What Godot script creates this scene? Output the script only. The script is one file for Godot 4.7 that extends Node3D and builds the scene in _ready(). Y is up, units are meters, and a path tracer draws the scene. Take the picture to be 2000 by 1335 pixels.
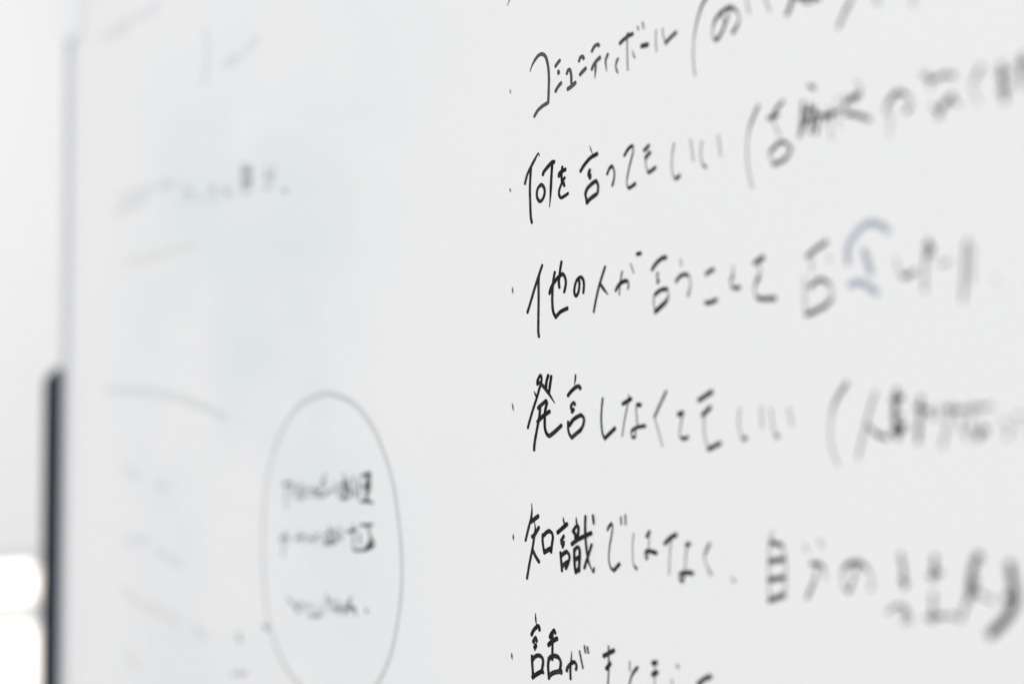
extends Node3D
# A written-on whiteboard on its stand, seen from close by, its far end against a pale room.
# Board frame of reference: x along the board, y up, the writing face lies in z = 0 and looks to +z.

const BOARD_W := 1.8
const BOARD_H := 1.2
const BOARD_LEFT := -1.98194
const BOARD_LOW := 0.67733

var ink_noise := FastNoiseLite.new()
var ink_material: StandardMaterial3D
var stroke_count := 0

# colour of each set of strokes (linear values)
const INKS := {
	"k": Color(0.011, 0.0085, 0.0095), "g": Color(0.085, 0.09, 0.1), "v": Color(0.05, 0.042, 0.055),
	"b": Color(0.38, 0.42, 0.49), "h": Color(0.17, 0.175, 0.18), "f": Color(0.44, 0.455, 0.46),
	"r": Color(0.60, 0.61, 0.615), "p": Color(0.735, 0.745, 0.765), "t": Color(0.71, 0.75, 0.755), "o": Color(0.765, 0.75, 0.74),
}


func _ready() -> void:
	# ---- camera
	var camera := Camera3D.new()
	camera.name = "camera"
	add_child(camera)
	camera.position = Vector3(0, 1.3, 0.6549)
	var yaw := deg_to_rad(35.735)
	var pitch := deg_to_rad(2.113)
	var flat := Vector3(-cos(yaw), 0, -sin(yaw))
	camera.look_at(camera.position + flat * cos(pitch) + Vector3.UP * sin(pitch), Vector3.UP)
	var lens := CameraAttributesPhysical.new()
	lens.frustum_focal_length = 50.0
	lens.frustum_focus_distance = 1.086
	lens.frustum_near = 0.05
	lens.frustum_far = 60.0
	lens.exposure_aperture = 1.5
	camera.attributes = lens
	camera.keep_aspect = Camera3D.KEEP_HEIGHT
	camera.fov = rad_to_deg(2.0 * atan(667.5 / 2777.78))
	camera.near = 0.05
	camera.far = 60.0
	camera.current = true
	# ---- air and exposure
	var world := WorldEnvironment.new()
	world.name = "world_environment"
	var env := Environment.new()
	env.background_mode = Environment.BG_COLOR
	env.background_color = Color(0.91, 0.91, 0.915)
	env.tonemap_mode = Environment.TONE_MAPPER_LINEAR
	env.tonemap_exposure = 1.02
	env.sdfgi_enabled = true
	env.ssao_enabled = true
	env.ssil_enabled = true
	world.environment = env
	add_child(world)
	# ---- lamps: two added unseen lights overhead, and daylight at the far window
	area_lamp("added_overhead_light", Vector3(0.3, 3.0, 2.6), Vector3(-1.0, 1.2, 0), Vector2(3.0, 1.6), 2.2, Color(1.0, 0.985, 0.96))  # no fitting: added for a soft gradient across the writing side
	area_lamp("added_far_light", Vector3(-3.0, 3.0, 0.5), Vector3(-5.3, 1.2, 0.3), Vector2(3.2, 1.4), 3.5, Color(1, 0.99, 0.97))  # added to brighten the end wall and the far end of the board
	area_lamp("window_light", Vector3(-5.45, 0.35, -0.5), Vector3(0, 0.35, -0.5), Vector2(1.1, 0.7), 0.25, Color(1, 0.98, 0.95))

	ink_noise.seed = 7
	ink_noise.frequency = 0.06
	ink_material = StandardMaterial3D.new()
	ink_material.vertex_color_use_as_albedo = true
	ink_material.roughness = 0.55
	ink_material.metallic_specular = 0.2

	build_wall()
	build_board()


func area_lamp(called: String, from: Vector3, to: Vector3, size: Vector2, energy: float, tint: Color) -> void:
	var lamp := AreaLight3D.new()
	lamp.name = called
	add_child(lamp)
	lamp.look_at_from_position(from, to, Vector3.UP)
	lamp.area_size = size
	lamp.light_energy = energy
	lamp.light_color = tint
	lamp.area_range = 12.0
	lamp.area_attenuation = 2.0
	lamp.shadow_enabled = true


# ------------------------------------------------------------------ shapes
func plain(tint: Color, rough: float, metal := 0.0) -> StandardMaterial3D:
	var m := StandardMaterial3D.new()
	m.albedo_color = tint.linear_to_srgb()
	m.roughness = rough
	m.metallic = metal
	return m


func put(called: String, mesh: Mesh, material: Material, parent: Node) -> MeshInstance3D:
	var o := MeshInstance3D.new()
	o.name = called
	o.mesh = mesh
	o.material_override = material
	parent.add_child(o, true)
	return o


# a closed outline in the plane across +-depth, with a small chamfer on its front and rear rims
func slab(outline: PackedVector2Array, back: float, front: float, bevel: float) -> ArrayMesh:
	var st := SurfaceTool.new()
	st.begin(Mesh.PRIMITIVE_TRIANGLES)
	st.set_smooth_group(-1)
	var ring := outline
	if Geometry2D.is_polygon_clockwise(ring):
		ring.reverse()
	var inner := ring
	if bevel > 0.0:
		inner = Geometry2D.offset_polygon(ring, -bevel, Geometry2D.JOIN_MITER)[0]
		if Geometry2D.is_polygon_clockwise(inner):
			inner.reverse()
	var levels: Array = [[inner, back], [ring, back + bevel], [ring, front - bevel], [inner, front]]
	if inner.size() != ring.size():
		levels = [[ring, back], [ring, front]]
		inner = ring
	for k in levels.size() - 1:
		var a: PackedVector2Array = levels[k][0]
		var b: PackedVector2Array = levels[k + 1][0]
		# match the rings by their nearest first corner
		var shift := 0
		for s in b.size():
			if b[s].distance_squared_to(a[0]) < b[shift].distance_squared_to(a[0]):
				shift = s
		for i in a.size():
			var j := (i + 1) % a.size()
			var p := Vector3(a[i].x, a[i].y, levels[k][1])
			var q := Vector3(a[j].x, a[j].y, levels[k][1])
			var b0: Vector2 = b[(i + shift) % b.size()]
			var b1: Vector2 = b[(j + shift) % b.size()]
			var r := Vector3(b1.x, b1.y, levels[k + 1][1])
			var t := Vector3(b0.x, b0.y, levels[k + 1][1])
			for v in [p, r, q, p, t, r]:
				st.add_vertex(v)
	var tri := Geometry2D.triangulate_polygon(inner)
	for i in range(0, tri.size(), 3):
		var c: Array[Vector2] = [inner[tri[i]], inner[tri[i + 1]], inner[tri[i + 2]]]
		if (c[1] - c[0]).cross(c[2] - c[0]) > 0:
			c.reverse()
		for v in c:
			st.add_vertex(Vector3(v.x, v.y, front))
		for k in [2, 1, 0]:
			st.add_vertex(Vector3(c[k].x, c[k].y, back))
	st.generate_normals()
	return st.commit()


func rect(x0: float, y0: float, x1: float, y1: float) -> PackedVector2Array:
	return PackedVector2Array([Vector2(x0, y0), Vector2(x1, y0), Vector2(x1, y1), Vector2(x0, y1)])


func rounded(x0: float, y0: float, x1: float, y1: float, r: float) -> PackedVector2Array:
	var out := PackedVector2Array()
	var mids := [Vector2(x1 - r, y0 + r), Vector2(x1 - r, y1 - r), Vector2(x0 + r, y1 - r), Vector2(x0 + r, y0 + r)]
	for k in 4:
		for s in 5:
			var a := -PI / 2 + k * PI / 2 + s * PI / 8
			out.append(mids[k] + Vector2(cos(a), sin(a)) * r)
	return out


# ------------------------------------------------------------------ the far wall with its daylit window
func build_wall() -> void:
	var paint := plain(Color(0.8, 0.8, 0.81), 0.9)
	var wall := Node3D.new()
	wall.name = "wall"
	wall.set_meta("kind", "structure")
	wall.set_meta("label", "pale plain end wall of the room behind the board's far end")
	add_child(wall)
	wall.position = Vector3(-5.5, 0, 0)
	wall.rotation.y = PI / 2     # its face looks along +x; local x runs to -z
	# local x: 1.08 is the jamb nearest the board in the picture
	put("wall_face", slab(rect(-3.0, 0.68, 3.6, 3.2), -0.15, 0.0, 0.0), paint, wall)
	put("wall_face", slab(rect(1.103, -0.02, 3.6, 0.677), -0.15, 0.0, 0.0), paint, wall)
	put("wall_face", slab(rect(-3.0, -0.02, -0.103, 0.677), -0.15, 0.0, 0.0), paint, wall)
	var frame_paint := plain(Color(0.72, 0.72, 0.72), 0.5)
	var glow := StandardMaterial3D.new()
	glow.albedo_color = Color(0.9, 0.9, 0.9)
	glow.emission_enabled = true
	glow.emission = Color(1.0, 0.955, 0.89)
	glow.emission_energy_multiplier = 2.4
	var window := put("window_frame", slab(rect(-0.1, 0.421, 1.1, 0.519), -0.12, 0.01, 0.004), frame_paint, wall)
	window.set_meta("label", "low window of two overexposed bright panes")
	put("pane", slab(rect(-0.047, 0.522, 1.057, 0.64), -0.08, -0.07, 0.0), glow, window)
	put("pane", slab(rect(-0.047, 0.0, 1.057, 0.418), -0.08, -0.07, 0.0), glow, window)
	for x in [-0.1, 1.06]:
		put("jamb", slab(rect(x, 0.0, x + 0.04, 0.418), -0.12, 0.008, 0.004), frame_paint, window)
		put("jamb", slab(rect(x, 0.522, x + 0.04, 0.64), -0.12, 0.008, 0.004), frame_paint, window)
	put("head", slab(rect(-0.1, 0.643, 1.1, 0.674), -0.12, 0.008, 0.004), frame_paint, window)


# ------------------------------------------------------------------ the whiteboard
func build_board() -> void:
	var board := Node3D.new()
	board.name = "whiteboard"
	board.set_meta("label", "large white dry-erase board covered in handwritten black Japanese notes on a dark stand")
	board.set_meta("category", "whiteboard")
	add_child(board)
	board.position = Vector3(BOARD_LEFT, BOARD_LOW, 0)
	var enamel := StandardMaterial3D.new()
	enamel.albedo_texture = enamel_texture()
	enamel.roughness = 0.28
	enamel.metallic_specular = 0.5
	var f := 0.013
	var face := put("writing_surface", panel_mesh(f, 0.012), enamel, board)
	face.set_meta("label", "glossy white enamel surface with a painted cool reflection and wiped smears")
	put("backing_panel", slab(rect(f, f, BOARD_W - f, BOARD_H - f), -0.018, -0.0005, 0.0), plain(Color(0.5, 0.5, 0.5), 0.6), board)
	var alu := plain(Color(0.60, 0.62, 0.65), 0.4, 0.25)
	for side in [[0.0, 0.07, f, BOARD_H - 0.085], [BOARD_W - f, 0.07, BOARD_W, BOARD_H - 0.085]]:
		put("frame_side", slab(rect(side[0], side[1], side[2], side[3]), -0.022, 0.006, 0.0015), alu, board)
	for side in [[0.06, 0.0, BOARD_W - 0.06, f], [0.06, BOARD_H - f, BOARD_W - 0.06, BOARD_H]]:
		put("frame_rail", slab(rect(side[0], side[1], side[2], side[3]), -0.022, 0.006, 0.0015), alu, board)
	var cap := plain(Color(0.88, 0.91, 0.91), 0.4)
	for c in [[-0.016, BOARD_H - 0.083, 0.058, BOARD_H + 0.012], [BOARD_W - 0.058, BOARD_H - 0.083, BOARD_W + 0.016, BOARD_H + 0.012], [-0.016, -0.012, 0.058, 0.068], [BOARD_W - 0.058, -0.012, BOARD_W + 0.016, 0.068]]:
		put("corner_cap", slab(rounded(c[0], c[1], c[2], c[3], 0.014), -0.026, 0.011, 0.003), cap, board)
	var steel := plain(Color(0.026, 0.034, 0.045), 0.8)
	steel.metallic_specular = 0.08
	for s in [0, 1]:
		var x0 := -0.065 if s == 0 else BOARD_W - 0.006
		var x1 := x0 + 0.071
		var outline := PackedVector2Array([Vector2(x0, -0.62), Vector2(x1, -0.62), Vector2(x1, 0.655), Vector2(x1 - 0.012, 0.662), Vector2(x0 + 0.014, 0.652), Vector2(x0, 0.640)])
		put("stand_post", slab(outline, -0.05, 0.010, 0.003), steel, board)
		put("stand_foot", slab(rounded(x0 - 0.005, -0.68, x1 + 0.005, -0.623, 0.01), -0.32, 0.28, 0.003), steel, board)

	var line: MeshInstance3D
	line = write(board, "handwritten_line", "k", 2.4, "> 1078.3 951.1 1071.7 941.5 1065.4 933.2")
	line.set_meta("label", "tail end of the line above the frame")
	line = write(board, "handwritten_line", "g", 1.8, "<> 1068.9 865.1 1069.5 863.6 1069.9 861.6")
	line.set_meta("label", "topmost bulleted line in lighter grey strokes")
	write(line, "character", "g", 3.1, "< 1095.9 874.5 1098.5 878.6 1103.0 882.8 1107.6 885.1 1111.9 885.0 1115.8 882.5 1118.2 877.8 1119.7 871.6 1120.3 865.1 1120.1 857.7 1119.8 851.4 1119.3 845.9|*1.05 1119.2 846.1 1112.9 844.8 1106.9 842.7 1103.7 840.4 1101.5 838.3")
	write(line, "character", "g", 3.1, "*1.05 1128.5 872.4 1131.1 874.3 1134.0 875.8|*1.1 1132.1 868.0 1132.6 866.3|*1.02 1128.5 853.1 1131.7 856.1 1135.7 858.4")
	write(line, "character", "g", 3.1, "1142.6 864.1 1144.0 866.5 1146.4 866.3 1147.9 862.2 1148.2 856.1|*1.15 1143.6 852.3 1148.2 853.5 1153.1 855.4")
	write(line, "character", "g", 3.1, "*1.02 1157.4 870.8 1158.9 873.2 1161.6 873.5 1163.2 871.5|*1.12 1158.6 860.5 1161.9 862.3 1165.5 863.9")
	write(line, "character", "g", 3.1, "1172.6 875.1 1175.4 878.0 1179.0 879.1 1181.2 877.6|*1.1 1172.5 861.8 1174.5 864.5 1178.6 867.3 1182.2 868.8|*.95> 1177.1 866.0 1176.9 861.0 1176.0 854.5", 0.21)
	write(line, "character", "g", 3.1, "> 1191.1 869.5 1188.6 865.6 1188.8 861.9 1189.8 856.8", 0.41)
	write(line, "character", "g", 3.1, "1202.3 864.0 1200.4 861.0 1200.2 858.4 1200.9 855.9 1202.1 854.0", 0.59)
	write(line, "character", "v", 3.0, "*1.1 1204.6 874.6 1208.0 876.2 1212.5 877.6 1216.1 878.4 1218.8 878.6|1213.8 879.8 1212.9 878.9|1212.8 877.2 1212.8 869.9 1212.9 863.3 1213.3 853.6|< 1218.3 867.0 1219.5 864.0 1221.0 861.0|1224.1 882.8 1225.1 880.0|1229.6 884.6 1230.6 880.0", 0.84)
	write(line, "character", "v", 3.2, "*1.15 1228.2 868.0 1234.9 867.6", 1.00)
	write(line, "character", "v", 3.2, "1243.6 876.4 1243.4 868.4 1244.1 860.8|1250.4 876.0 1251.3 870.3 1253.6 865.0|1253.6 865.0 1258.3 867.6 1264.2 870.2", 1.00)
	write(line, "character", "v", 3.2, "1303.0 893.8 1292.7 886.1 1286.4 876.6 1282.1 862.9 1281.2 848.5 1283.0 836.5", 1.00)
	write(line, "character", "v", 3.2, "1307.0 875.4 1310.2 869.5 1311.2 863.0|1316.1 875.3 1313.4 868.3 1307.5 859.8 1302.6 857.3 1299.8 862.5 1302.4 870.1 1309.7 874.8 1317.3 875.7 1324.5 869.3 1323.5 863.2 1318.7 858.6", 1.00)
	write(line, "character", "v", 3.2, "1332.4 880.5 1332.3 873.7 1334.1 867.7|1346.5 877.2 1349.4 871.0 1352.1 865.4", 1.00)
	write(line, "character", "v", 3.2, "1362.9 876.8 1371.6 873.6 1369.8 865.4 1366.4 860.1")
	write(line, "character", "v", 3.2, "1378.0 871.1 1380.1 866.3 1384.6 863.6|*.9 1374.4 868.6 1383.0 867.8", 1.00)
	write(line, "character", "v", 3.2, "*.9 1391.4 868.0 1388.5 863.3|1385.8 867.1 1393.4 863.8", 1.00)
	write(line, "character", "v", 3.2, "1419.8 863.5 1418.2 857.6 1413.4 851.4 1408.3 843.1", 1.00)
	write(line, "character", "v", 3.2, "*1.2 1434.1 860.2 1437.2 853.3 1439.1 850.6", 1.00)
	write(line, "character", "v", 3.2, "1462.7 853.5 1463.3 847.4 1464.4 843.2", 1.00)
	line = write(board, "handwritten_line", "k", 2.0, "<> 1068.9 786.1 1069.4 784.6 1069.9 782.9")
	line.set_meta("label", "second bulleted line from the top")
	write(line, "character", "k", 3.01, "< 1108.0 806.4 1106.7 808.9 1101.5 804.0 1095.5 797.9 1091.9 793.5 1089.1 787.2|1097.2 799.0 1096.4 792.4 1095.7 782.3 1096.2 769.5 1096.9 760.3 1098.3 755.8|1109.9 783.9 1106.5 782.1 1104.8 778.7 1105.2 774.6 1108.6 771.2 1112.4 772.8 1114.7 776.6 1114.4 780.6 1111.7 783.5 1109.5 784.1|*1.1 1112.5 791.4 1114.0 793.7 1119.8 797.3 1124.0 799.5 1127.1 799.3|> 1124.4 797.9 1123.5 790.0 1122.7 780.1 1121.9 771.7 1121.0 765.6")
	write(line, "character", "k", 3.01, "*1.1 1132.7 787.6 1133.0 789.6 1136.9 791.1 1140.9 791.9|*.95 1136.9 794.3 1135.9 788.5 1136.5 783.0 1137.3 781.9|*.9 1140.1 785.7 1137.7 784.3 1136.3 782.2 1133.0 776.9 1133.2 773.0 1135.3 771.1 1139.3 771.8 1144.1 773.4|*.9 1138.1 782.8 1139.5 779.6")
	write(line, "character", "k", 3.01, "*.5<> 1169.9 805.9 1171.4 802.3 1173.3 798.9|*1.1 1159.0 788.2 1162.9 791.8 1169.8 796.2 1175.9 797.9 1178.8 798.4|*1.2 1170.0 787.6 1168.4 784.1 1170.9 783.5 1169.9 781.7|1165.5 772.9 1164.6 770.6 1165.9 766.8 1166.3 763.6|*1.1 1165.2 771.0 1166.7 774.0 1172.1 777.1 1177.4 778.8|*.95 1177.4 778.8 1179.6 775.3 1179.0 769.7 1176.7 768.5|*1.1 1166.5 763.8 1170.5 766.3 1176.9 768.7", 0.12)
	write(line, "character", "k", 3.01, "1189.9 782.1 1192.5 785.8 1195.8 787.0 1198.1 782.3 1197.7 777.8 1195.7 773.0", 0.50)
	write(line, "character", "k", 3.01, "1209.2 793.0 1213.7 797.2 1218.5 798.6 1218.9 794.8 1215.5 786.3 1212.3 776.8 1212.1 771.9 1214.2 769.2 1221.1 771.4", 0.82)
	write(line, "character", "k", 3.01, "1230.5 793.6 1235.7 796.4|1232.0 788.5 1237.1 791.3|1232.9 794.9 1235.0 790.6 1232.0 786.5 1233.4 780.6 1235.3 777.6 1242.5 780.1", 1.00)
	write(line, "character", "k", 3.01, "1261.8 794.4 1259.5 784.4 1259.7 774.9 1263.1 769.8 1267.2 771.4|1278.2 794.8 1279.3 788.0 1280.9 779.6", 1.00)
	write(line, "character", "k", 3.01, "1289.2 792.0 1288.0 783.6 1289.8 776.4 1293.1 773.7|1304.8 793.6 1305.8 786.5 1307.4 779.1", 1.00)
	write(line, "character", "k", 3.01, "1341.6 807.1 1333.5 793.9 1331.1 779.7 1332.5 766.2 1335.8 754.6", 1.00)
	write(line, "character", "k", 2.82, "*.9 1362.8 806.2 1353.9 799.0 1356.7 790.4 1359.7 785.6|1350.1 797.3 1358.3 798.3|1351.5 775.9 1361.4 781.0 1369.6 775.6|1369.6 775.6 1364.6 769.9 1354.7 767.3|1354.7 767.3 1350.4 774.4", 1.00)
	write(line, "character", "k", 2.16, "1379.2 803.4 1378.3 791.6 1376.5 781.5|1385.5 800.8 1381.2 790.4 1376.0 782.4|1389.6 796.4 1386.6 787.1 1384.9 782.7|1378.7 796.6 1389.6 797.7|1377.8 790.1 1388.1 791.3|*1.2 1384.8 812.0 1388.9 809.7|1391.6 794.2 1390.3 781.5")
	write(line, "character", "k", 2.82, "1399.8 796.0 1397.3 786.3|1401.8 794.4 1403.0 787.4|1396.9 789.9 1404.2 792.2|*.8 1400.9 784.9 1402.4 775.7", 1.00)
	write(line, "character", "k", 3.01, "1412.5 802.0 1413.4 790.4|1413.4 790.4 1423.1 787.6 1431.7 783.8|1421.8 808.5 1424.8 801.4 1420.1 797.6|1413.1 796.6 1421.7 800.4", 1.00)
	write(line, "character", "k", 2.82, "*1.2 1443.1 785.2 1445.0 791.3 1451.5 796.7|1451.5 796.7 1459.2 793.3 1461.4 787.4 1457.8 784.7|> 1446.8 786.8 1445.7 769.8", 1.00)
	write(line, "character", "k", 2.82, "*.9 1469.3 803.9 1475.8 799.2 1483.6 800.6 1491.3 798.8|*1.2 1472.9 804.7 1475.2 794.5|*1.3 1479.8 777.4 1483.4 783.4 1489.9 787.6|*.8 1488.5 787.1 1494.4 781.6|*1.2 1476.1 785.2 1481.6 778.0", 1.00)
	write(line, "character", "k", 2.44, "*.8 1393.3 792.1 1399.0 792.3|*.8 1406.5 802.4 1408.3 782.2|*.7 1405.0 792.1 1410.6 793.5", 1.00)
	write(line, "character", "k", 2.82, "1509.1 800.7 1502.9 791.7 1506.5 780.6", 1.00)
	write(line, "character", "k", 2.82, "1521.3 799.5 1522.3 789.7 1523.2 779.2|*.9 1519.2 794.1 1526.0 794.5|*.9 1519.8 785.7 1525.9 786.3")
	write(line, "character", "k", 3.01, "1534.8 801.7 1534.1 793.7 1534.3 785.5|1531.8 797.5 1538.0 797.7")
	line = write(board, "handwritten_line", "k", 2.4, "<> 1072.5 707.1 1072.6 705.0 1073.2 702.3")
	line.set_meta("label", "third bulleted line, with a blue word near its end")
	write(line, "character", "k", 3.01, "*1.02 1111.6 721.7 1108.9 717.1 1102.4 705.7 1096.9 694.9 1092.4 686.3|*1.02 1107.4 714.0 1106.9 708.0 1106.9 693.9 1106.6 681.4 1106.5 671.3 1107.4 667.0")
	write(line, "character", "k", 3.01, "*1.12 1120.7 699.4 1123.0 704.0 1128.0 708.7 1133.5 712.1 1137.4 713.2|1137.4 713.2 1139.9 710.9 1141.1 706.8 1140.3 702.9 1139.0 699.6|1127.5 715.3 1125.8 709.8 1124.7 702.9 1124.3 693.0 1125.4 685.5 1128.6 681.1|*1.08 1128.5 681.1 1133.9 684.6 1138.3 686.0 1143.1 687.1|*.95 1135.8 722.6 1134.4 717.6 1133.1 710.8 1132.5 707.3 1133.2 703.3")
	write(line, "character", "k", 3.01, "*.95 1157.2 707.0 1157.4 703.3 1156.0 698.1 1153.5 695.7 1151.4 697.9 1151.8 702.7 1154.3 707.4 1158.4 709.5 1161.5 707.9 1162.8 704.0 1162.1 697.7")
	write(line, "character", "k", 3.01, "1187.4 715.1 1181.1 702.9 1177.0 692.3 1174.2 682.9|> 1182.0 702.7 1186.2 698.5 1190.7 694.6", 0.31)
	write(line, "character", "k", 3.01, "1206.5 710.3 1204.5 703.6 1203.2 693.6|*1.05 1199.2 697.0 1202.9 701.0 1209.4 703.3 1213.5 701.9 1212.7 697.6|*.7 1215.7 715.3 1219.2 708.1|1222.7 721.3 1226.9 721.7", 0.77)
	write(line, "character", "k", 3.2, "*1.05 1238.4 709.1 1242.8 713.3 1249.0 716.4 1253.2 716.6|1244.6 706.3 1243.4 703.9 1245.8 701.7 1244.3 700.2|1241.9 691.9 1247.6 694.6 1254.2 694.9|1254.2 694.9 1255.5 690.1 1252.6 686.0|*1.1 1252.6 686.0 1241.8 679.7|1240.8 691.7 1240.2 685.8 1242.0 680.0", 1.00)
	write(line, "character", "k", 3.01, "1267.8 714.6 1268.8 709.0|1263.2 699.3 1266.9 702.6 1272.8 703.7 1276.9 700.9 1277.2 694.9 1274.9 689.0", 1.00)
	write(line, "character", "k", 3.2, "1292.7 702.3 1296.2 704.3 1299.8 704.9|1291.8 683.9 1295.0 683.1 1302.5 685.0", 1.00)
	write(line, "character", "k", 3.2, "1318.0 706.1 1317.7 700.3|1318.0 700.1 1315.5 695.4 1318.2 691.9 1323.6 691.7", 1.00)
	write(line, "character", "k", 3.2, "*1.2 1337.4 706.2 1344.8 709.6|1342.2 704.1 1341.2 694.7|1341.2 698.5 1337.3 691.2 1338.5 685.4 1343.1 683.3 1355.2 682.9", 1.00)
	write(line, "character", "k", 2.82, "*1.05 1381.6 706.9 1389.3 711.3 1397.5 714.8|1386.2 705.6 1385.0 696.8|*.6 1398.1 706.3 1401.2 702.3|1379.4 694.8 1380.4 670.8|1383.9 688.2 1392.2 692.4 1399.9 689.1|1399.9 689.1 1401.4 681.0 1394.1 675.1|*1.05 1394.5 675.4 1381.2 671.4", 1.00)
	write(line, "character", "b", 4.4, "1414.0 700.9 1414.5 710.8 1422.3 719.2 1430.1 723.0 1439.5 720.6 1444.1 716.9|1426.1 707.5 1428.9 700.5 1431.3 693.6|1415.2 687.5 1423.9 688.5 1435.6 681.7")
	write(line, "character", "k", 2.82, "1449.4 701.1 1452.1 692.8 1455.7 689.7 1462.9 692.4", 1.00)
	write(line, "character", "k", 2.82, "*1.0 1472.0 709.1 1474.7 702.8 1470.1 700.0|*.55 1471.2 708.1 1470.0 694.5 1469.5 680.1|*.6 1480.1 694.9 1486.3 696.4")
	write(line, "character", "k", 2.82, "*.65 1498.4 707.2 1496.6 696.8 1496.5 689.7 1495.1 673.7|*.4 1501.2 704.8 1500.5 683.2")
	write(line, "character", "k", 2.26, "*.8 1515.2 685.7 1517.5 682.1", 1.00)
	line = write(board, "handwritten_line", "k", 2.2, "<> 1072.2 615.5 1072.9 613.1 1073.6 610.0")
	line.set_meta("label", "fourth bulleted line, level with the eye")
	write(line, "character", "k", 3.01, "*.95 1105.3 630.3 1105.1 632.8 1107.6 636.1 1109.5 637.4 1110.7 634.8 1109.8 631.3 1107.6 626.8 1104.6 620.3 1099.6 611.2 1095.4 602.6 1092.8 596.8|*1.1> 1107.6 631.7 1113.0 628.8 1119.6 623.5 1127.1 616.2|*.7< 1101.0 625.1 1102.6 622.8 1104.6 620.4|*1.05 1119.2 637.2 1117.1 633.0 1116.3 628.0|1123.0 636.5 1121.6 630.7 1120.2 624.5|*1.1 1106.1 612.1 1109.7 614.3 1116.3 617.7|*1.05 1116.3 617.8 1117.5 616.1 1115.3 610.4 1114.7 603.4 1115.0 597.0 1117.2 592.8 1120.3 591.1|*1.15 1120.3 591.1 1126.4 594.0 1135.5 599.4|*.95 1109.0 612.8 1108.0 606.3 1105.9 599.3 1103.8 592.3 1101.8 585.2 1101.2 579.9|*1.12 1105.5 601.5 1112.1 605.9 1121.0 609.8")
	write(line, "character", "k", 3.01, "*.7> 1152.6 637.1 1152.2 633.4 1151.1 629.8|*1.1 1143.3 621.8 1147.7 625.2 1153.1 628.1 1157.0 628.7 1158.4 626.9|1151.9 615.1 1150.4 616.6 1147.0 614.1 1148.0 611.6|*1.1 1150.4 611.6 1148.2 609.6|*.9 1143.7 602.4 1143.6 598.0 1144.8 593.7 1148.0 590.4|*1.1 1145.4 599.7 1149.9 603.9 1155.4 606.4 1159.4 607.5|*.95 1159.4 607.5 1162.3 605.5 1162.5 602.2 1160.8 598.8 1158.9 596.8|*1.1 1148.1 590.6 1153.0 593.4 1158.9 596.6")
	write(line, "character", "k", 3.01, "1184.2 619.9 1182.5 606.4 1183.7 595.3 1186.3 590.9|*1.1 1186.3 590.9 1198.1 598.5", 0.38)
	write(line, "character", "k", 3.01, "*.9 1213.4 622.4 1212.0 615.4 1208.6 604.5 1205.9 593.0|*1.1 1206.6 615.9 1216.0 619.6|*1.1 1226.1 615.3 1222.3 615.5|1222.0 615.3 1221.3 611.2 1222.7 600.4|*.95 1230.9 600.8 1221.9 599.5 1216.1 596.5 1216.9 592.8 1220.2 593.4 1220.6 598.8", 0.88)
	write(line, "character", "k", 3.01, "1252.8 624.9 1246.2 615.6 1240.6 607.1|1240.6 607.1 1244.5 597.6 1248.8 587.0", 1.00)
	write(line, "character", "k", 3.01, "*1.2 1264.8 609.0 1269.4 610.4|1269.4 610.4 1267.1 601.2 1266.2 595.0 1270.0 592.8 1274.1 594.1", 1.00)
	write(line, "character", "k", 3.01, "*1.2 1284.8 618.7 1297.7 624.5|*1.2 1288.5 608.9 1295.9 614.1|1290.3 609.8 1290.2 597.6 1293.8 586.5|*1.1 1293.8 586.5 1305.4 590.9", 1.00)
	write(line, "character", "k", 3.01, "1323.1 614.1 1322.4 602.2 1326.0 593.9 1328.8 595.2|1342.0 615.2 1343.0 601.6", 1.00)
	write(line, "character", "k", 3.01, "1350.5 614.3 1352.1 603.7 1354.6 596.6 1356.6 597.1|1365.8 614.4 1368.5 603.1", 1.00)
	write(line, "character", "k", 3.01, "1412.7 629.8 1403.0 617.5 1399.3 604.5 1400.3 591.7 1405.6 579.9", 1.00)
	write(line, "character", "k", 3.01, "1433.9 624.3 1428.1 609.5 1422.7 593.2 1420.3 584.6|1428.0 605.0 1434.2 599.8 1442.0 597.8", 1.00)
	write(line, "character", "k", 3.01, "*1.1 1449.1 625.5 1447.9 611.6 1449.9 597.7|*1.2 1446.3 618.6 1453.1 621.1|*1.3 1446.3 601.6 1454.7 604.7|*.6 1445.3 610.1 1453.5 610.9|*1.2 1448.1 602.1 1452.5 602.2")
	write(line, "character", "k", 2.63, "*1.1 1466.1 621.1 1465.1 608.9 1463.8 595.9|*.8 1462.0 616.1 1471.3 613.0")
	write(line, "character", "k", 2.82, "*.9 1478.2 616.4 1478.3 608.8|*1.1 1487.3 617.9 1484.1 606.3 1480.1 593.5|*.8 1482.1 615.1 1491.7 613.5", 1.00)
	write(line, "character", "k", 2.82, "*.7 1495.6 614.6 1512.5 616.4|1501.2 618.0 1497.3 597.5|*1.2 1506.0 607.0 1505.5 599.5 1502.6 600.6 1509.1 604.0", 1.00)
	write(line, "character", "k", 2.44, "*.7 1472.2 615.4 1475.2 609.0|*.6 1490.9 614.6 1495.1 614.6|*.6 1492.5 609.3 1495.0 600.9")
	write(line, "character", "k", 2.82, "1519.3 609.6 1523.4 604.3 1521.5 599.9|*.8 1528.6 611.1 1531.3 611.4 1531.1 602.8", 1.00)
	line = write(board, "handwritten_line", "k", 2.4, "<> 1073.4 513.3 1073.5 511.0 1074.1 508.7")
	line.set_meta("label", "fifth bulleted line, its first letters in sharp focus")
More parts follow.
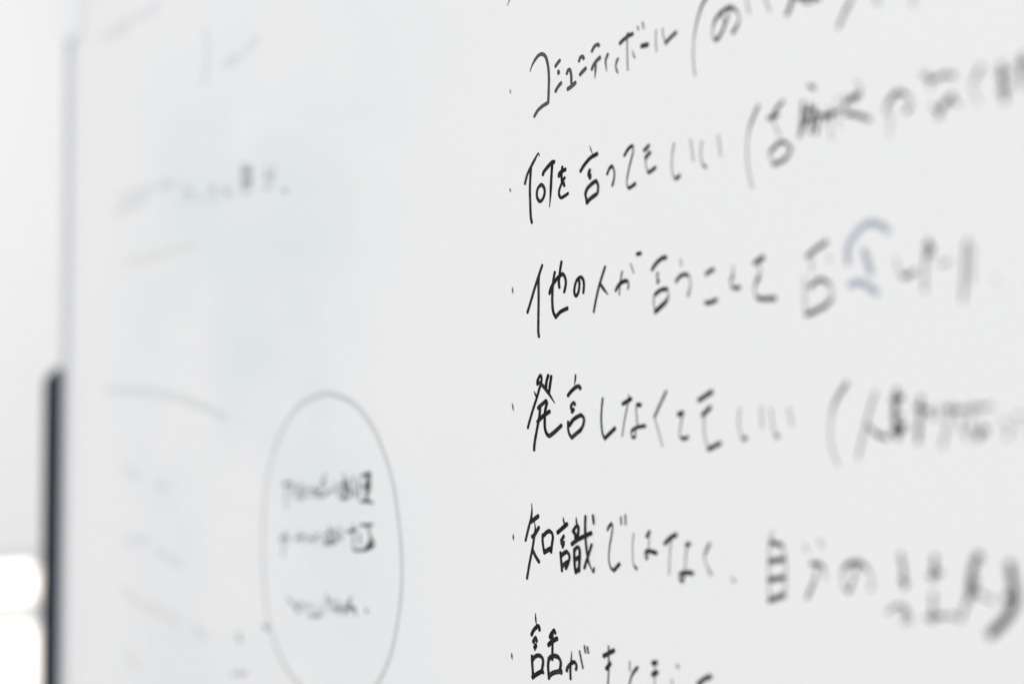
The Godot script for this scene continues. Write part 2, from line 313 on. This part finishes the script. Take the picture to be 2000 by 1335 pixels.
	write(line, "character", "k", 3.01, "*.95< 1097.7 538.5 1098.1 533.8 1097.0 527.2 1093.6 519.4 1089.8 509.6|*1.2 1097.0 524.7 1106.4 529.7|*.95< 1101.4 524.9 1102.4 520.1 1101.2 514.0 1098.7 503.8 1095.3 493.5 1091.7 480.7|*1.1 1098.2 513.2 1102.0 515.5 1107.2 521.2|*1.05 1099.5 502.9 1102.4 499.2 1107.4 494.8")
	write(line, "character", "k", 3.01, "1111.8 516.1 1111.8 510.9 1112.8 506.1 1114.1 502.1|*1.15 1112.8 515.2 1116.9 518.2 1120.6 519.4|1120.6 519.4 1123.6 518.0 1124.7 514.9 1123.6 509.9 1122.5 503.5|*1.25 1114.1 503.0 1121.4 506.1")
	write(line, "character", "k", 2.82, "*.75< 1137.2 530.9 1137.9 528.6 1138.9 526.3|*1.25 1130.3 518.9 1135.5 522.1 1142.3 526.3|*1.1 1134.9 513.2 1138.3 517.1|*1.1 1135.1 511.2 1138.3 512.6 1136.7 508.7|1134.1 504.5 1134.9 498.8 1136.0 490.9|*1.2 1135.3 502.2 1138.7 504.4 1141.9 505.8|1141.9 505.8 1144.4 504.0 1145.1 501.2 1142.8 496.1 1140.6 493.1|*1.25 1135.6 494.0 1139.1 496.2 1142.8 498.1|*.7< 1153.1 532.0 1153.5 529.3 1154.1 526.7|1149.3 521.3 1152.1 524.4 1154.8 526.0|1154.8 526.0 1156.1 524.7 1155.8 521.3 1154.9 517.4|1150.1 520.5 1152.1 520.0 1152.4 516.7|*1.2 1148.0 511.8 1154.4 515.4 1162.9 518.9 1171.1 521.8|1151.1 508.4 1151.1 501.2 1151.8 495.1 1152.9 491.1|1151.9 508.3 1154.8 510.4 1157.1 509.0 1157.6 504.2 1157.0 498.9 1156.6 492.7|*1.15 1152.0 500.8 1156.7 503.1|*1.15 1152.8 491.8 1157.0 494.6|*.85> 1164.4 533.6 1164.0 526.2 1164.5 516.7 1165.9 508.3 1168.1 500.5 1171.1 496.0 1173.4 493.9|*.8> 1173.4 493.9 1174.7 497.6|*.85 1171.7 513.6 1168.1 506.1 1165.1 500.2 1163.1 495.6|*.8 1173.1 534.8 1174.2 529.0")
	write(line, "character", "k", 2.82, "1189.3 525.3 1190.9 527.9 1194.1 530.4|*.9 1194.1 530.4 1195.2 528.4 1194.1 522.7 1191.7 513.8 1190.8 505.6 1192.4 499.6 1196.4 497.0|*1.1 1196.4 497.2 1202.6 502.5|1204.3 535.8 1204.8 530.7|1209.2 537.6 1209.5 531.0", 0.55)
	write(line, "character", "k", 3.01, "1218.0 525.4 1216.9 517.0 1217.2 507.0 1218.3 503.1 1221.4 500.8|*.95 1234.5 527.7 1234.5 522.5 1233.9 514.5|*1.15 1232.0 524.2 1235.1 527.9|*1.1 1242.1 513.7 1236.6 514.3 1232.7 514.3 1230.2 512.2 1230.9 509.8 1232.4 509.4 1233.4 514.0", 1.00)
	write(line, "character", "k", 3.01, "*1.15 1250.5 520.8 1256.5 525.3 1262.4 527.9|1257.5 525.3 1255.8 514.5 1254.9 500.1|*1.15 1272.3 521.7 1275.4 522.9|1272.8 519.9 1271.4 512.1 1271.0 503.9|*1.1 1278.6 503.6 1272.7 503.4 1266.5 502.0 1265.3 499.0 1268.1 497.2 1269.7 500.0 1270.7 502.9", 1.00)
	write(line, "character", "k", 3.01, "1294.8 524.8 1291.1 519.1 1289.7 514.8 1292.8 508.5 1296.5 504.5", 1.00)
	write(line, "character", "k", 3.01, "1315.7 504.3 1317.8 502.0", 1.00)
	write(line, "character", "k", 3.01, "1351.1 537.1 1349.7 530.3|1348.8 530.7 1348.0 516.7 1348.4 493.3|1359.8 528.8 1362.3 518.1 1361.5 498.1|1349.4 530.1 1359.2 529.2|*1.1 1348.6 518.0 1361.3 520.8|*1.1 1347.9 506.4 1361.2 509.4|*1.1 1348.0 493.5 1361.1 498.7", 1.00)
	write(line, "character", "k", 3.01, "1377.7 531.2 1380.4 526.8|1389.8 535.0 1392.7 530.9|1383.5 519.9 1387.7 519.8 1386.1 511.1 1379.6 498.8|1388.7 520.6 1393.5 518.3 1394.4 512.0", 1.00)
	write(line, "character", "k", 3.01, "1419.6 523.1 1416.3 514.3 1412.4 506.6 1408.0 511.6 1409.1 519.8 1417.3 524.2 1425.3 522.3 1430.0 515.7 1428.6 508.9", 1.00)
	write(line, "character", "k", 2.82, "*.9 1450.7 531.9 1452.9 523.1 1453.5 512.8|*1.1 1451.1 517.9 1454.6 515.4|*.6 1441.2 497.4 1447.6 502.3 1453.9 501.9 1457.4 494.1|*.5 1453.0 502.9 1452.9 492.1")
	write(line, "character", "k", 2.82, "*1.1 1474.5 532.6 1473.8 520.3|*.9 1470.6 521.8 1478.5 524.3|*.7 1473.4 512.7 1472.3 496.1|*.8 1468.5 498.3 1480.1 500.6|*.6 1480.9 501.0 1488.5 501.3")
	write(line, "character", "k", 3.1, "*1.3 1503.0 536.6 1498.9 526.3 1497.0 513.0|*1.4 1499.6 523.0 1497.1 512.4|*1.1 1500.8 522.4 1498.1 514.5|*.6 1496.1 512.2 1490.7 499.4|*.5 1501.1 516.2 1513.1 512.3|*.8 1501.3 534.1 1505.4 535.2")
	write(line, "character", "k", 3.38, "*1.5 1522.7 533.0 1524.7 520.9 1525.5 515.0 1520.8 505.4 1509.6 494.1|*1.3 1523.5 528.8 1524.9 515.6|*.9 1519.4 514.9 1525.7 517.7")
	line = write(board, "handwritten_line", "k", 2.4, "<> 1071.3 420.5 1071.6 418.2 1072.2 415.6")
	line.set_meta("label", "lowest bulleted line, cut off by the lower edge")
	write(line, "character", "k", 3.01, "*.8<> 1102.6 455.3 1102.9 451.3 1103.7 446.4|*1.15 1097.5 438.1 1099.9 441.7 1103.6 444.7 1106.7 446.2 1107.8 443.2|*1.2 1099.7 433.1 1101.5 435.3 1103.1 436.8|1103.0 436.9 1104.5 434.4|*1.15> 1101.2 429.0 1103.6 431.7 1102.5 428.5 1101.4 426.8|1098.1 422.4 1098.4 417.4 1099.5 408.6|*1.1 1098.4 418.5 1100.6 421.2 1105.0 423.6 1109.1 423.9|1109.1 423.9 1112.0 422.0 1112.3 418.6 1111.2 413.7 1112.7 411.7|*1.2 1098.8 406.1 1105.0 409.7 1111.7 413.0")
	write(line, "character", "k", 3.01, "*1.2 1120.9 439.4 1122.5 442.1 1126.0 445.4|1126.2 445.6 1127.8 443.5|*1.25 1118.9 433.4 1123.9 437.1 1129.9 439.9|*.95 1124.2 442.4 1124.1 434.6 1123.9 423.2|1119.6 424.0 1118.7 418.7 1119.0 413.6 1119.7 408.5|*1.2 1119.4 422.5 1121.7 424.8 1126.7 426.5 1131.3 426.3|1131.3 426.3 1134.1 423.6 1134.1 419.8 1133.0 416.2 1135.2 414.9|*1.2 1120.4 410.8 1125.3 413.7 1135.2 416.5")
	write(line, "character", "k", 2.82, "< 1147.4 432.6 1147.0 427.3 1145.9 420.4 1146.1 412.4|*1.1 1141.4 417.5 1142.8 420.7 1147.7 424.4 1151.1 425.5 1153.2 423.2 1152.5 420.3|*.7 1156.9 434.4 1158.6 429.0 1160.8 422.7|*.7 1162.7 439.0 1163.7 434.3|*.7 1166.2 438.7 1167.2 434.6")
	write(line, "character", "k", 2.82, "*.95 1190.2 442.8 1190.4 426.9 1189.4 416.1 1188.8 409.5|*1.25 1184.6 434.9 1196.3 440.7|*1.25 1187.6 426.3 1192.4 430.9", 0.44)
	write(line, "character", "k", 3.01, "1213.5 435.7 1213.5 428.9|1221.9 432.7 1216.3 426.9 1213.2 420.0 1211.3 411.7", 0.84)
	write(line, "character", "k", 3.01, "*1.3 1237.6 437.8 1241.8 439.0|*1.3 1237.6 430.1 1242.4 432.5|1239.8 438.9 1239.9 422.0", 1.00)
	write(line, "character", "k", 3.01, "1262.2 440.4 1263.9 438.9|1257.3 430.3 1257.5 422.6", 1.00)
	write(line, "character", "k", 3.01, "*1.2 1283.0 431.0 1289.1 435.4 1295.1 438.0|1286.9 434.3 1282.4 426.8", 1.00)
	line = write(board, "handwritten_line", "r", 5.2, "768.1 623.9 729.4 617.7 694.2 603.4 663.0 576.7 643.0 544.6 631.4 507.6 629.8 468.5 632.6 429.9 639.6 401.7 656.2 372.7 681.8 350.4 712.7 336.7 752.0 328.6 798.6 331.6 842.7 346.4 867.9 366.4 888.3 394.6 902.1 433.7 905.9 469.2 901.7 503.9 891.4 540.7 874.9 569.4 849.4 596.5 814.2 615.7 768.1 623.9")
	line.set_meta("label", "thin grey ring drawn round three short lines")
	write(line, "character", "h", 2.6, "682.1 535.6 682.4 507.9|673.2 531.1 695.0 534.1 691.0 524.3|712.9 534.1 715.5 521.0|722.9 534.2 720.5 522.5 710.5 519.5")
	write(line, "character", "h", 2.6, "735.3 529.7 754.7 528.5|765.0 546.5 750.9 524.2 778.4 532.1|759.4 540.6 765.2 534.1")
	write(line, "character", "k", 2.44, "801.2 547.5 801.5 523.8|793.1 537.3 809.4 540.8|794.6 530.7 811.3 534.7|808.1 543.4 811.3 527.7 794.6 525.0|818.3 546.7 823.8 527.3|805.9 536.2 817.1 530.2")
	write(line, "character", "k", 2.44, "832.4 547.4 850.6 551.4|845.4 551.2 845.6 525.8|831.7 524.5 855.0 524.7|836.0 537.8 849.8 540.2|843.3 551.1 843.0 525.2|830.3 544.0 830.4 528.8|850.6 551.4 849.8 534.2")
	write(line, "character", "h", 2.6, "677.5 484.9 675.2 459.3|668.6 476.1 686.4 480.8 682.9 473.0|700.8 478.7 718.5 482.9|710.9 487.0 717.1 477.0")
	write(line, "character", "h", 2.6, "730.9 483.5 743.2 481.7")
	write(line, "character", "h", 2.6, "760.0 485.8 778.7 492.3 793.6 486.8|792.6 498.2 797.2 486.0|764.8 482.2 781.1 485.3")
	write(line, "character", "k", 2.44, "818.7 501.9 819.8 479.1|806.2 494.0 826.3 498.1|820.7 478.5 845.9 480.8|845.8 502.2 851.0 491.5 842.5 481.8|832.8 502.5 855.2 504.6|*1.3 851.0 492.5 857.0 486.6 841.6 481.0|*1.3 845.9 486.8 855.3 484.4|830.7 494.1 832.9 485.7")
	write(line, "character", "h", 2.6, "686.1 419.6 712.8 407.9|711.7 418.6 705.8 408.6|731.7 407.9 752.2 408.6 755.9 414.1")
	write(line, "character", "h", 2.6, "767.6 431.9 773.4 419.1|779.5 418.3 798.7 423.3|815.7 435.1 806.0 417.2|812.2 430.4 825.6 419.6|806.9 422.1 824.6 425.3|842.9 426.9 846.4 424.3")
	write(line, "character", "f", 3, "697.6 532.9 709.4 525.3|700.3 526.0 710.4 531.2|696.2 519.9 707.9 522.2")
	write(line, "character", "f", 3, "725.4 527.4 745.0 533.0|730.5 523.0 747.5 525.2")
	write(line, "character", "f", 3, "780.6 539.3 791.4 526.5|783.0 529.4 793.1 537.8")
	write(line, "character", "f", 3, "721.0 485.5 731.0 478.2|738.3 478.8 752.7 489.1|743.1 487.2 755.2 481.4")
	write(line, "character", "h", 2.4, "771.7 497.3 774.2 480.7|782.4 495.9 784.4 482.7|762.4 478.6 788.1 483.0")
	write(line, "character", "f", 3, "714.2 418.9 726.8 413.5|719.3 411.4 734.1 417.8|739.0 418.4 750.2 411.8|758.2 422.9 763.1 412.3")
	write(line, "character", "h", 2.6, "773.8 428.1 781.7 423.5|788.6 429.8 793.3 416.0|800.1 418.0 806.8 428.7")
	line = write(board, "handwritten_line", "h", 4.5, "633.2 384.5 641.5 382.2")
	line.set_meta("label", "two small dots and a faded note beside the ring")
	write(line, "character", "h", 3, "569.7 368.7 578.1 360.6|571.0 360.9 576.8 364.2")
	write(line, "character", "f", 3, "572.7 331.2 578.7 324.6|553.9 322.0 594.8 329.7")
	line = write(board, "handwritten_line", "h", 2.8, "671.1 831.8 678.4 829.2")
	line.set_meta("label", "small half-wiped word with a full stop")
	write(line, "character", "h", 3.0, "584.3 869.8 583.7 836.7|572.6 862.5 596.0 861.8|572.8 850.8 597.8 849.6|573.5 870.5 574.0 841.3|593.8 866.7 594.2 841.3")
	write(line, "character", "f", 3.0, "630.1 861.9 636.5 836.3 625.3 840.4|648.6 861.7 644.0 838.8|625.1 851.2 652.3 849.6")
	write(line, "character", "f", 3, "350.7 877.7 370.8 869.6|360.6 881.7 357.6 869.1")
	write(line, "character", "f", 3, "416.2 862.2 442.6 854.7|428.7 865.8 425.8 854.8")
	write(line, "character", "f", 3, "486.5 856.9 508.3 844.7|501.1 857.1 495.5 844.4")
	write(line, "character", "f", 3, "524.2 849.5 547.9 839.2|535.4 853.0 532.8 839.0")
	write(line, "character", "p", 10, "199.3 875.2 302.5 875.6 396.9 872.1")
	write(line, "character", "t", 9, "403.8 849.8 453.7 846.7 507.3 835.9")
	write(line, "character", "p", 11, "192.0 859.2 245.1 860.5 295.8 863.0")
	line = write(board, "handwritten_line", "o", 7, "228.4 790.4 318.6 790.7 392.2 792.5 445.6 794.8")
	line.set_meta("label", "faded tan underline left of centre")
	line = write(board, "handwritten_line", "p", 8, "177.2 1101.9 238.7 1100.0 311.1 1096.9 335.2 1099.5")
	line.set_meta("label", "faint wiped strokes near the top left corner")
	write(line, "character", "p", 12, "137.1 1097.9 193.1 1093.4 231.3 1093.8")
	write(line, "character", "p", 12, "527.4 987.8 555.2 989.6")
	write(line, "character", "t", 11, "474.1 1037.4 478.3 1006.9 469.3 977.8")
	write(line, "character", "p", 11, "552.5 986.6 582.3 993.7 608.5 1000.0")
	line = write(board, "handwritten_line", "t", 9, "160.8 628.4 228.9 627.6 293.0 627.5 368.3 622.2 452.0 612.8 532.4 597.8")
	line.set_meta("label", "faint wiped arc and lines at the lower left")
	write(line, "character", "t", 11, "231.7 526.8 281.7 522.6")
	write(line, "character", "t", 11, "341.4 517.4 365.0 512.4")
	write(line, "character", "p", 11, "238.2 438.8 313.0 446.8")
	write(line, "character", "t", 11, "339.7 435.4 372.7 431.4 411.7 424.9")
	write(line, "character", "o", 11, "235.8 378.9 284.2 366.4 352.5 363.8 404.1 358.7")
	write(line, "character", "p", 11, "455.9 355.8 486.6 352.9")
	write(line, "character", "o", 11, "250.1 301.4 278.5 284.8")


# the enamel sheet: a grid with texture coordinates, so that its painted reflection and wiped streaks keep their place
func panel_mesh(f: float, _thick: float) -> ArrayMesh:
	var st := SurfaceTool.new()
	st.begin(Mesh.PRIMITIVE_TRIANGLES)
	var nx := 18
	var ny := 12
	for i in nx:
		for j in ny:
			var q: Array[Vector3] = []
			for c in [[0, 0], [0, 1], [1, 1], [1, 0]]:
				q.append(Vector3(lerpf(f, BOARD_W - f, float(i + c[0]) / nx), lerpf(f, BOARD_H - f, float(j + c[1]) / ny), 0))
			for k in [0, 1, 2, 0, 2, 3]:
				st.set_normal(Vector3(0, 0, 1))
				st.set_uv(Vector2(q[k].x / BOARD_W, 1.0 - q[k].y / BOARD_H))
				st.add_vertex(q[k])
	st.generate_tangents()
	return st.commit()


func enamel_texture() -> ImageTexture:
	var w := 900
	var h := 600
	var img := Image.create(w, h, false, Image.FORMAT_RGB8)
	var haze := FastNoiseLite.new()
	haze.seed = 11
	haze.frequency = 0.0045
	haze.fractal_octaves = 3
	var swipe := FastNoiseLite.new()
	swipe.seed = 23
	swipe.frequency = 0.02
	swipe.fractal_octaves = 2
	var fine := FastNoiseLite.new()
	fine.seed = 5
	fine.frequency = 0.35
	for y in h:
		for x in w:
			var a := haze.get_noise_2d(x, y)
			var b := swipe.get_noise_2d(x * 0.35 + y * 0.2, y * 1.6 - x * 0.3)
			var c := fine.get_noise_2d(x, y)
			# cool reflection painted into the colour, with faint eraser streaks, mostly left of centre
			var sheen_area := 0.15 + smoothstep(60.0, 230.0, float(x)) * smoothstep(520.0, 330.0, float(x)) * smoothstep(40.0, 200.0, float(y))
			var sheen_and_smear := (0.042 * smoothstep(-0.6, 0.35, a) + 0.010 * b) * sheen_area
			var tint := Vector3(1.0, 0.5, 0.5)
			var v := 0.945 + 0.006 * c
			img.set_pixel(x, y, Color(v - sheen_and_smear * tint.x, v - sheen_and_smear * tint.y, v - sheen_and_smear * tint.z + 0.002))
	img.generate_mipmaps()
	return ImageTexture.create_from_image(img)


# ------------------------------------------------------------------ handwriting
# strokes are given in millimetres from the board's lower left corner, parted by |
# "*n" sets the stroke's width factor, "<" and ">" let it start or end in a point
func write(parent: Node, called: String, ink: String, width_mm: float, text: String, nib := 0.0) -> MeshInstance3D:
	var st := SurfaceTool.new()
	st.begin(Mesh.PRIMITIVE_TRIANGLES)
	var k := 0
	for part in text.split("|"):
		var wide := width_mm
		var points := PackedVector2Array()
		var sharp_start := false
		var sharp_end := false
		var pending := -1e9
		for word in part.split(" ", false):
			if word.begins_with("*") or word.begins_with("<") or word.begins_with(">"):
				sharp_start = sharp_start or word.contains("<")
				sharp_end = sharp_end or word.contains(">")
				var number := word.replace("*", "").replace("<", "").replace(">", "")
				if number != "":
					wide *= number.to_float()
			elif pending < -1e8:
				pending = word.to_float()
			else:
				points.append(Vector2(pending, word.to_float()))
				pending = -1e9
		if points.size() > 1:
			stroke(st, points, wide * 0.5, INKS[ink], 0.10 + 0.03 * k, sharp_start, sharp_end, ink, nib)
			k += 1
	var o := put(called, st.commit(), ink_material, parent)
	return o


func smooth_path(p: PackedVector2Array) -> PackedVector2Array:
	var out := PackedVector2Array()
	var n := p.size()
	for i in n - 1:
		var a := p[maxi(i - 1, 0)]
		var d := p[mini(i + 2, n - 1)]
		var steps := clampi(int(p[i].distance_to(p[i + 1]) / 1.1), 2, 24)
		if n == 2:
			steps = clampi(steps, 2, 6)
		for s in steps:
			var t := float(s) / steps
			out.append(p[i].cubic_interpolate(p[i + 1], a, d, t))
	out.append(p[n - 1])
	return out


func stroke(st: SurfaceTool, raw: PackedVector2Array, half: float, pigment: Color, lift_mm: float, sharp_start: bool, sharp_end: bool, ink: String, nib: float) -> void:
	stroke_count += 1
	var seed_at := stroke_count * 37.7
	var path := smooth_path(raw)
	var n := path.size()
	var total := 0.0
	var along := PackedFloat32Array([0.0])
	for i in range(1, n):
		total += path[i].distance_to(path[i - 1])
		along.append(total)
	var dry := ink_noise.get_noise_2d(seed_at * 3.1, 40.0)      # how dry this stroke came out
	var warm := ink_noise.get_noise_2d(seed_at * 2.3, 90.0)
	if not ink in ["k", "g", "v"]:
		warm = 0.0
	elif ink == "g":
		warm *= 0.4
	var base := Color(pigment.r * (1.0 + 0.5 * warm), pigment.g, pigment.b * (1.0 - 0.5 * warm))
	var rows: Array = []
	var slots := [-1.0, -0.45, 0.1, 0.55, 1.0]
	for i in n:
		var dir: Vector2 = (path[mini(i + 1, n - 1)] - path[maxi(i - 1, 0)]).normalized()
		var side := Vector2(-dir.y, dir.x)
		var r := half * (1.0 + 0.10 * ink_noise.get_noise_2d(along[i] * 4.0, seed_at))
		# a worn nib: strokes drawn along its edge come out thin and dry
		var bite := lerpf(1.0, clampf(absf(dir.cross(Vector2(0.2, -0.98))) * 1.1, 0.36, 1.0), nib)
		r *= bite
		var from_end := total - along[i]
		if sharp_start:
			r *= clampf(0.35 + 0.65 * along[i] / minf(10.0, total * 0.5), 0.0, 1.0)
		if sharp_end:
			r *= clampf(0.30 + 0.70 * from_end / minf(14.0, total * 0.5), 0.0, 1.0)
		var row: Array = []
		for s: float in slots:
			var p: Vector2 = path[i] + side * s * r
			var streak: float = ink_noise.get_noise_3d(along[i] * 1.2, s * 9.0, seed_at)
			var pool := exp(-from_end / 1.6) - 0.3 * exp(-absf(from_end - 2.5) / 0.9)   # ink gathers where the pen stops
			var light: float = clampf(0.5 + 1.5 * streak + 1.2 * dry - pool, 0.0, 1.5) * (1.0 - 0.75 * s * s)
			var tone := base.lerp(Color(0.16, 0.14, 0.13) if ink == "k" or ink == "v" else base * 1.5, clampf(light * 0.17, 0.0, 0.6))
			tone = tone.lerp(Color(0.3, 0.29, 0.3), (1.0 - bite) * 0.55)
			row.append([Vector3(p.x, p.y, lift_mm + 0.02 * along[i] / maxf(total, 1.0)) * 0.001, tone])
		rows.append([row, path[i], dir, r])
	for i in n - 1:
		for c in slots.size() - 1:
			corner(st, rows[i][0][c])
			corner(st, rows[i][0][c + 1])
			corner(st, rows[i + 1][0][c + 1])
			corner(st, rows[i][0][c])
			corner(st, rows[i + 1][0][c + 1])
			corner(st, rows[i + 1][0][c])
	for tip in 2:
		var row: Array = rows[0 if tip == 0 else n - 1][0]
		var mid: Vector2 = rows[0 if tip == 0 else n - 1][1]
		var dir: Vector2 = rows[0 if tip == 0 else n - 1][2] * (-1.0 if tip == 0 else 1.0)
		var r: float = rows[0 if tip == 0 else n - 1][3]
		var tone: Color = row[2][1]
		var z: float = row[0][0].z
		var side := Vector2(-dir.y, dir.x)
		var m := [Vector3(mid.x * 0.001, mid.y * 0.001, z), tone]
		for s in 6:
			var a0 := PI * s / 6.0
			var a1 := PI * (s + 1) / 6.0
			var p0 := mid + (side * cos(a0) + dir * sin(a0) * 0.75) * r
			var p1 := mid + (side * cos(a1) + dir * sin(a1) * 0.75) * r
			corner(st, m)
			corner(st, [Vector3(p0.x * 0.001, p0.y * 0.001, z), row[0][1]])
			corner(st, [Vector3(p1.x * 0.001, p1.y * 0.001, z), row[0][1]])


func corner(st: SurfaceTool, v: Array) -> void:
	st.set_normal(Vector3(0, 0, 1))
	st.set_color(v[1])
	st.add_vertex(v[0])
